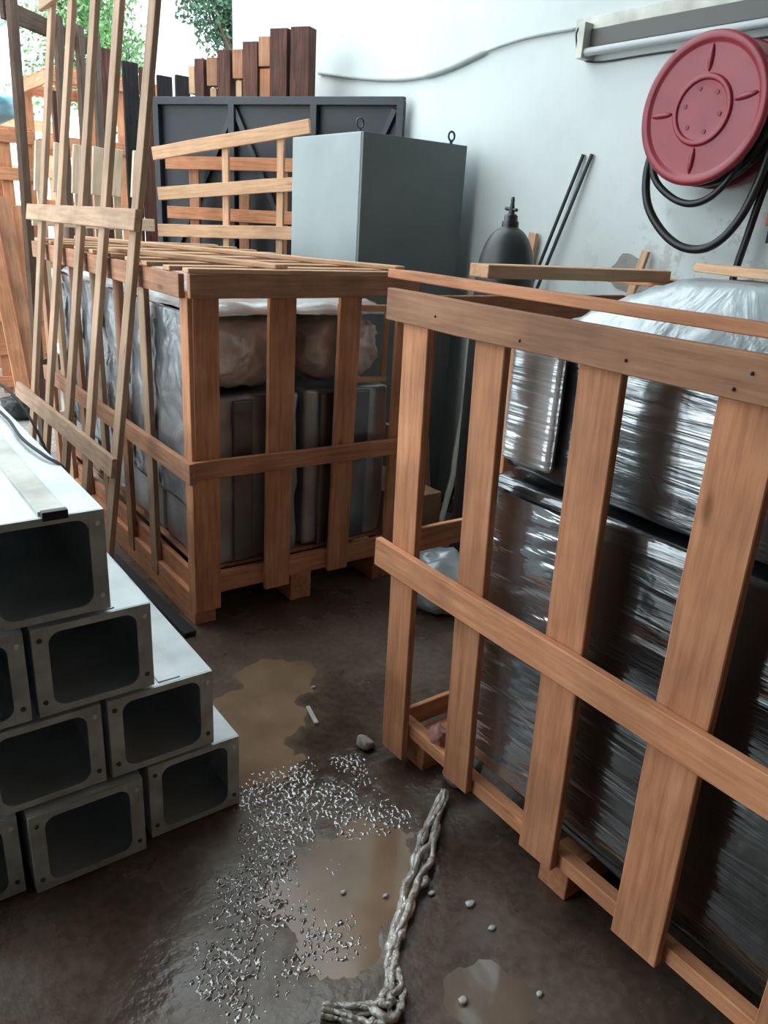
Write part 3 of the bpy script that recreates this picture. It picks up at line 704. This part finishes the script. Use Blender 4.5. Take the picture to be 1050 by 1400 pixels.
# blackened boards by the gate's left end
for i, (x, z, lab) in enumerate(((2.02, 2.46, 'leftmost'), (2.135, 2.44, 'second from left'), (2.26, 2.41, 'third from left'), (2.39, 2.43, 'rightmost'))):
    tag(board('blackened_board', (x-.03, 5.75, .0), (x+.02, 5.85, z), .105, .03, (0, -1, .03), WOODK if i != 1 else WOODD), 'blackened board standing past the left end of the gate, %s' % lab, 'board', 'blackened boards beyond the gate')

# ------------------------------------------------------------------ the yard behind
def bgcrate(lab, x0, x1, y0, y1, h, nr, ns, m):
    t = thing('wooden_crate', lab, 'crate', ((x0+x1)/2, (y0+y1)/2, 0), 'crates in the back yard')
    for i in range(nr):
        z = .12+(h-.17)*i/(nr-1)
        board('rail', (x0, y0, z), (x1, y0, z), .09, .024, Yn, m, t)
        board('side_rail', (x0, y0+.02, z), (x0, y1, z), .09, .024, Xn, m, t)
        board('back_rail', (x0+.02, y1, z), (x1, y1, z), .09, .024, Yn, m, t)
    for i in range(ns):
        x = x0+.06+(x1-x0-.12)*i/(ns-1)
        board('slat', (x, y0+.024, .02), (x, y0+.024, h), .08, .022, Yn, m, t)
        board('back_slat', (x, y1-.024, .02), (x, y1-.024, h), .08, .022, Yn, m, t)
    for i in range(6):
        y = y0+.1+(y1-y0-.2)*i/5
        board('top_plank', (x0, y, h+.012), (x1, y, h+.012), .08, .02, Zn, m, t)
    return t
bgcrate('orange slatted crate in the back yard at the left photo edge', .9, 1.66, 7.0, 8.2, 2.05, 8, 5, WOOD)
bgcrate('orange slatted crate in the back yard behind the lattice slats', 1.80, 2.62, 6.9, 8.0, 2.5, 6, 4, WOOD)
bgcrate('far pale slatted crate in the yard, behind the others', 1.0, 2.4, 9.2, 10.2, 2.3, 6, 6, WOODP)
for i, (xa, xb, ya, lab) in enumerate(((1.20, 1.27, 6.35, 'leftmost'), (1.33, 1.36, 6.4, 'middle'), (1.46, 1.42, 6.45, 'rightmost'))):
    tag(board('leaning_board', (xb, ya, .0), (xa, ya+.38, 1.62-.06*i), .105, .03, (0, -1, .2), WOOD if i != 1 else WOODB), 'wide orange board leaning on the yard crate at the left photo edge, %s' % lab, 'board', 'boards leaning in the yard')
tag(board('leaning_plank', (1.955, 6.2, 0), (1.985, 6.25, 2.58), .11, .05, Yn, WOODD), 'dark brown plank standing upright behind the lattice slats', 'plank')
tag(board('leaning_plank', (1.60, 6.05, 0), (1.615, 6.1, 2.25), .075, .04, Yn, WOODD), 'maroon plank standing upright between two lattice slats', 'plank')
for i, z in enumerate((.25,)):
    tag(board('crossbar', (.95, 6.0, .90), (1.45, 6.02, .86), .09, .03, Yn, WOODP), 'short pale board lying across low behind the lattice', 'board') if False else None
tag(lump('black_bag', (1.22, 6.2, .09), (.16, .12, .09), BLK, None, 2.4, .2, 5, 4, flat=-.088), 'black bundle on the yard floor at the left photo edge', 'bag')
bt = lump('blue_tarpaulin', (1.28, 7.6, 2.23), (.36, .5, .13), BLUE, None, 3, .12, 4, 4, flat=-.14)
tag(bt, 'light blue tarpaulin bundle on top of the left yard crate', 'tarpaulin')
bld = thing('building', 'white building with a corrugated roof edge beyond the yard', 'building', (0, 17, 0))
bx('wall', (-9, 15, 0), (3.2, 19, 4.1), FARW, bld, 0)
bx('roof_sheet', (-9.2, 14.7, 4.1), (3.3, 19.2, 5.6), CORR, bld, 0)
def tree(lab, c, r, n, m, name='tree', hole=0.0):
    t = thing(name, lab, 'tree', (c[0], c[1], 0), 'trees beyond the yard')
    tube('trunk', [(c[0], c[1], 0), (c[0]+.1, c[1], c[2]*.6), (c[0], c[1]+.1, c[2])], [.16, .12, .08], BARK, t, 8)
    bm = bmesh.new()
    for i in range(8):
        a = i*.8; tube_bm(bm, [(c[0], c[1], c[2]*.8), (c[0]+math.cos(a)*r[0]*.8, c[1]+math.sin(a)*r[1]*.5, c[2]+r[2]*(.8*math.sin(i*2.1)))], [.05, .012], 5)
    link('branches', bm, BARK, t)
    bm = bmesh.new(); rnd = random.Random(hash(lab) % 1000 if False else len(lab))
    cl = [V((rnd.gauss(0, .42)*r[0], rnd.gauss(0, .42)*r[1], rnd.gauss(0, .42)*r[2])) for _ in range(46)]
    for i in range(n):
        p = rnd.choice(cl)+V((rnd.gauss(0, .16), rnd.gauss(0, .16), rnd.gauss(0, .15)))
        p += V(c); s = rnd.uniform(.022, .05)
        d1 = V((rnd.gauss(0, 1), rnd.gauss(0, 1), rnd.gauss(0, .6))).normalized(); d2 = d1.orthogonal().normalized(); d3 = d1.cross(d2)
        q = rnd.random()*6.3; d2, d3 = d2*math.cos(q)+d3*math.sin(q), d3*math.cos(q)-d2*math.sin(q)
        v = [bm.verts.new(p+d2*s*a+d3*s*.5*b+d1*s*.12*e) for a, b, e in ((-1, 0, 0), (0, 1, 1), (1, 0, 0), (0, -1, 1))]
        bm.faces.new(v)
    link('leaves', bm, m, t)
tree('light green leafy tree beyond the yard seen between the lattice slats', (4.2, 13.6, 4.0), (1.0, .9, 1.5), 9000, LEAF)
tree('dark green tree seen between the far pier and the wall end', (5.6, 11.6, 4.4), (.7, .6, .62), 5500, LEAFD)

# ------------------------------------------------------------------ behind the gap between the crates
tag(tube('cream_pipe', [(2.57, 2.90, .0), (2.605, 2.92, .07), (2.715, 2.98, .30), (2.73, 3.0, .34), (2.85, 3.1, .62), (2.95, 3.22, 1.0), (2.965, 3.24, 1.08)], .016, CREAM, None, 12), 'thin cream pipe leaning in the gap between the two crates', 'pipe')
cbx = thing('cardboard_box', 'brown cardboard box on the floor in front of the grey cabinet', 'box', (2.42, 2.98, 0))
bx('carton', (2.24, 2.82, .002), (2.50, 3.2, .27), CARD, cbx, .006)
board('flap', (2.243, 2.83, .33), (2.243, 3.18, .33), .12, .004, (-1, 0, .3), CARD, cbx, .001)
tag(board('brown_plank', (2.62, 3.10, .0), (2.68, 3.29, .62), .12, .025, Yn, WOODB), 'short brown plank leaning on the foot of the grey cabinet', 'plank')
tag(lump('plastic_bag', (2.80, 2.86, .10), (.11, .09, .1), SHEET, None, 2.2, .3, 4, 4, flat=-.098), 'crumpled clear plastic bag on the floor by the grey cabinet', 'bag')
tag(lump('rubble_bag', (2.0, 2.24, .13), (.15, .13, .13), FILMT, None, 2.4, .2, 3, 4, flat=-.128), 'grey crumpled film heap on the floor just beyond the right-hand crate', 'bag')

# ------------------------------------------------------------------ on the floor
def blob(name, outline, z, m, lab, cat, rnd=.12, n=90, th=.002):
    pts = [V((p[0], p[1], 0)) for p in outline]; ring = spline(pts+[pts[0]], max(4, n//len(pts)))[:-1]
    bm = bmesh.new(); c = sum(ring, V())/len(ring); top = []; bot = []
    for i, p in enumerate(ring):
        p = p+(p-c)*rnd*(noise.noise(p*9)+.6*noise.noise(p*26)); top.append(bm.verts.new((p.x, p.y, z+th))); bot.append(bm.verts.new((p.x, p.y, z)))
    bm.faces.new(top)
    for i in range(len(top)): j = (i+1) % len(top); bm.faces.new((top[i], bot[i], bot[j], top[j]))
    bmesh.ops.recalc_face_normals(bm, faces=bm.faces)
    return tag(link(name, bm, m), lab, cat)
def water(name, m, lab, cat, x0, x1, y0, y1, st, fz, smooth=True):
    bm = bmesh.new(); g = {}
    nx_, ny_ = int((x1-x0)/st), int((y1-y0)/st)
    for i in range(nx_+1):
        for j in range(ny_+1):
            x, y = x0+i*st, y0+j*st; z = fz(x, y)
            if z is not None: g[i, j] = bm.verts.new((x, y, z))
    for i in range(nx_):
        for j in range(ny_):
            q = [g.get(k_) for k_ in ((i, j), (i+1, j), (i+1, j+1), (i, j+1))]
            if all(q): bm.faces.new(q)
    return tag(link(name, bm, m, smooth=smooth), lab, cat)
WETP = noisy('clear_shallow_water', (.19, .145, .11), .08, .2, 8, spec=.6)
def still(x, y):
    k_ = blobmask(PUD if y > .93 else PUC, x, y); return -.0022+.0002*noise.noise(V((x*14, y*14, 7))) if k_ > .15 else None
water('mud_puddle', MUD, 'still brown puddle beside the lowest right duct', 'puddle', .5, 1.5, 1.5, 2.4, .01, still)
water('mud_puddle', MUD, 'still brown puddle left of the twisted film on the floor', 'puddle', .5, 1.15, .94, 1.48, .01, still)
water('mud_puddle', WETP, 'small shallow puddle at the bottom of the floor, right of the twisted film', 'puddle', .8, 1.15, .6, .92, .01, still)
def ripple(x, y):
    k_ = blobmask(TRI, x, y, 1.25)
    if k_ < .05: return None
    q = V((x, y, 0)); w = noise.noise(V((x*115-y*30, y*62+x*20, 0)))+.5*noise.noise(q*150+V((3, 0, 0)))
    return -.0064+k_*.0036+w*.0080*(.45+.55*k_)
water('water_trickle', SPLASH, 'glittering shallow trickle of water running past the duct stack', 'water', .36, 1.25, .9, 1.75, .0028, ripple)
# twisted clear film lying in the wet
bm = bmesh.new()
pth = spline([(1.27, 1.305, .02), (1.149, 1.213, .016), (1.045, 1.13, .016), (.947, 1.059, .016), (.861, .994, .016), (.811, .939, .016), (.778, .885, .016), (.745, .865, .014), (.704, .885, .012), (.634, .944, .008)], 10)
for k in range(5):
    P = []
    for i, p in enumerate(pth):
        a = i*.10+k*1.26+1.2*noise.noise(V((i*.12, k*5, 8))); rr = (.016+.014*noise.noise(V((i*.2, k, 0)))+.008*math.sin(i*.11))*min(1, .35+i/30)
        t_ = (pth[min(i+1, len(pth)-1)]-pth[max(i-1, 0)]).normalized(); sd = V((-t_.y, t_.x, 0))
        P.append(p+sd*rr*math.cos(a)+V((0, 0, rr*.4*math.sin(a)+.002)))
    for q in P: q.z = max(q.z, .0095)
    tube_bm(bm, P, [(.0085+.006*noise.noise(V((i*.45, k*3, 1))))*(1 if i < len(P)-12 else .7) for i in range(len(P))], 7)
tag(link('twisted_film', bm, ROPE, smooth=True), 'wrinkled rope of clear plastic film lying on the wet floor before the right-hand crate', 'plastic film')
bits = [(1.022, 1.057, .010, 'just left of the twisted film, midway along it'), (1.081, .98, .013, 'just right of the twisted film, midway along it'), (.921, 1.114, .008, 'in the brown puddle near the twisted film'), (.841, 1.179, .008, 'in the middle of the brown puddle'), (1.078, .90, .010, 'halfway between the twisted film and the crate foot'), (1.235, 1.98, .008, 'small, near the far end of the brown puddle'), (1.05, .72, .009, 'near the bottom middle of the floor'), (.9, .80, .012, 'at the bottom edge beside the shallow wet patch')]
for x, y, s, nm in bits:
    tag(lump('debris_chip', (x, y, s*.36), (s*.95, s*.7, s*.4), CHIP, None, 2.2, .35, 3, 2, flat=-s*.35), 'wet pale scrap on the floor, %s' % nm, 'scrap', 'scraps on the wet floor')
tag(board('white_stick', (1.155, 1.885, .006), (1.132, 1.79, .006), .014, .008, Zn, CHIP), 'short pale stick lying on the wet floor between the crates', 'stick')
tag(lump('stone', (1.205, 1.615, .015), (.022, .03, .017), STONE, None, 2.3, .3, 3, 3, flat=-.0145), 'pale brown stone beside the corner foot of the right-hand crate', 'stone')
tag(lump('stone', (1.36, 1.33, .045), (.06, .045, .05), STONE, None, 2.3, .3, 3, 3, flat=-.044), 'grey stone under the front edge of the right-hand crate', 'stone')
pw = lump('crumpled_wrapper', (1.275, 1.36, .175), (.022, .03, .035), PINKR, None, 2.2, .35, 4, 3)
tag(pw, 'crumpled pink wrapper on the base rail of the right-hand crate', 'wrapper')
tag(board('shadow_strip', (.965, 3.55, .012), (1.005, 2.52, .012), .05, .022, Zn, GATE), 'dark strip added for the shadow line along the left side of the middle crate', 'shadow strip')  # stands in for the shadowed gutter line on the floor
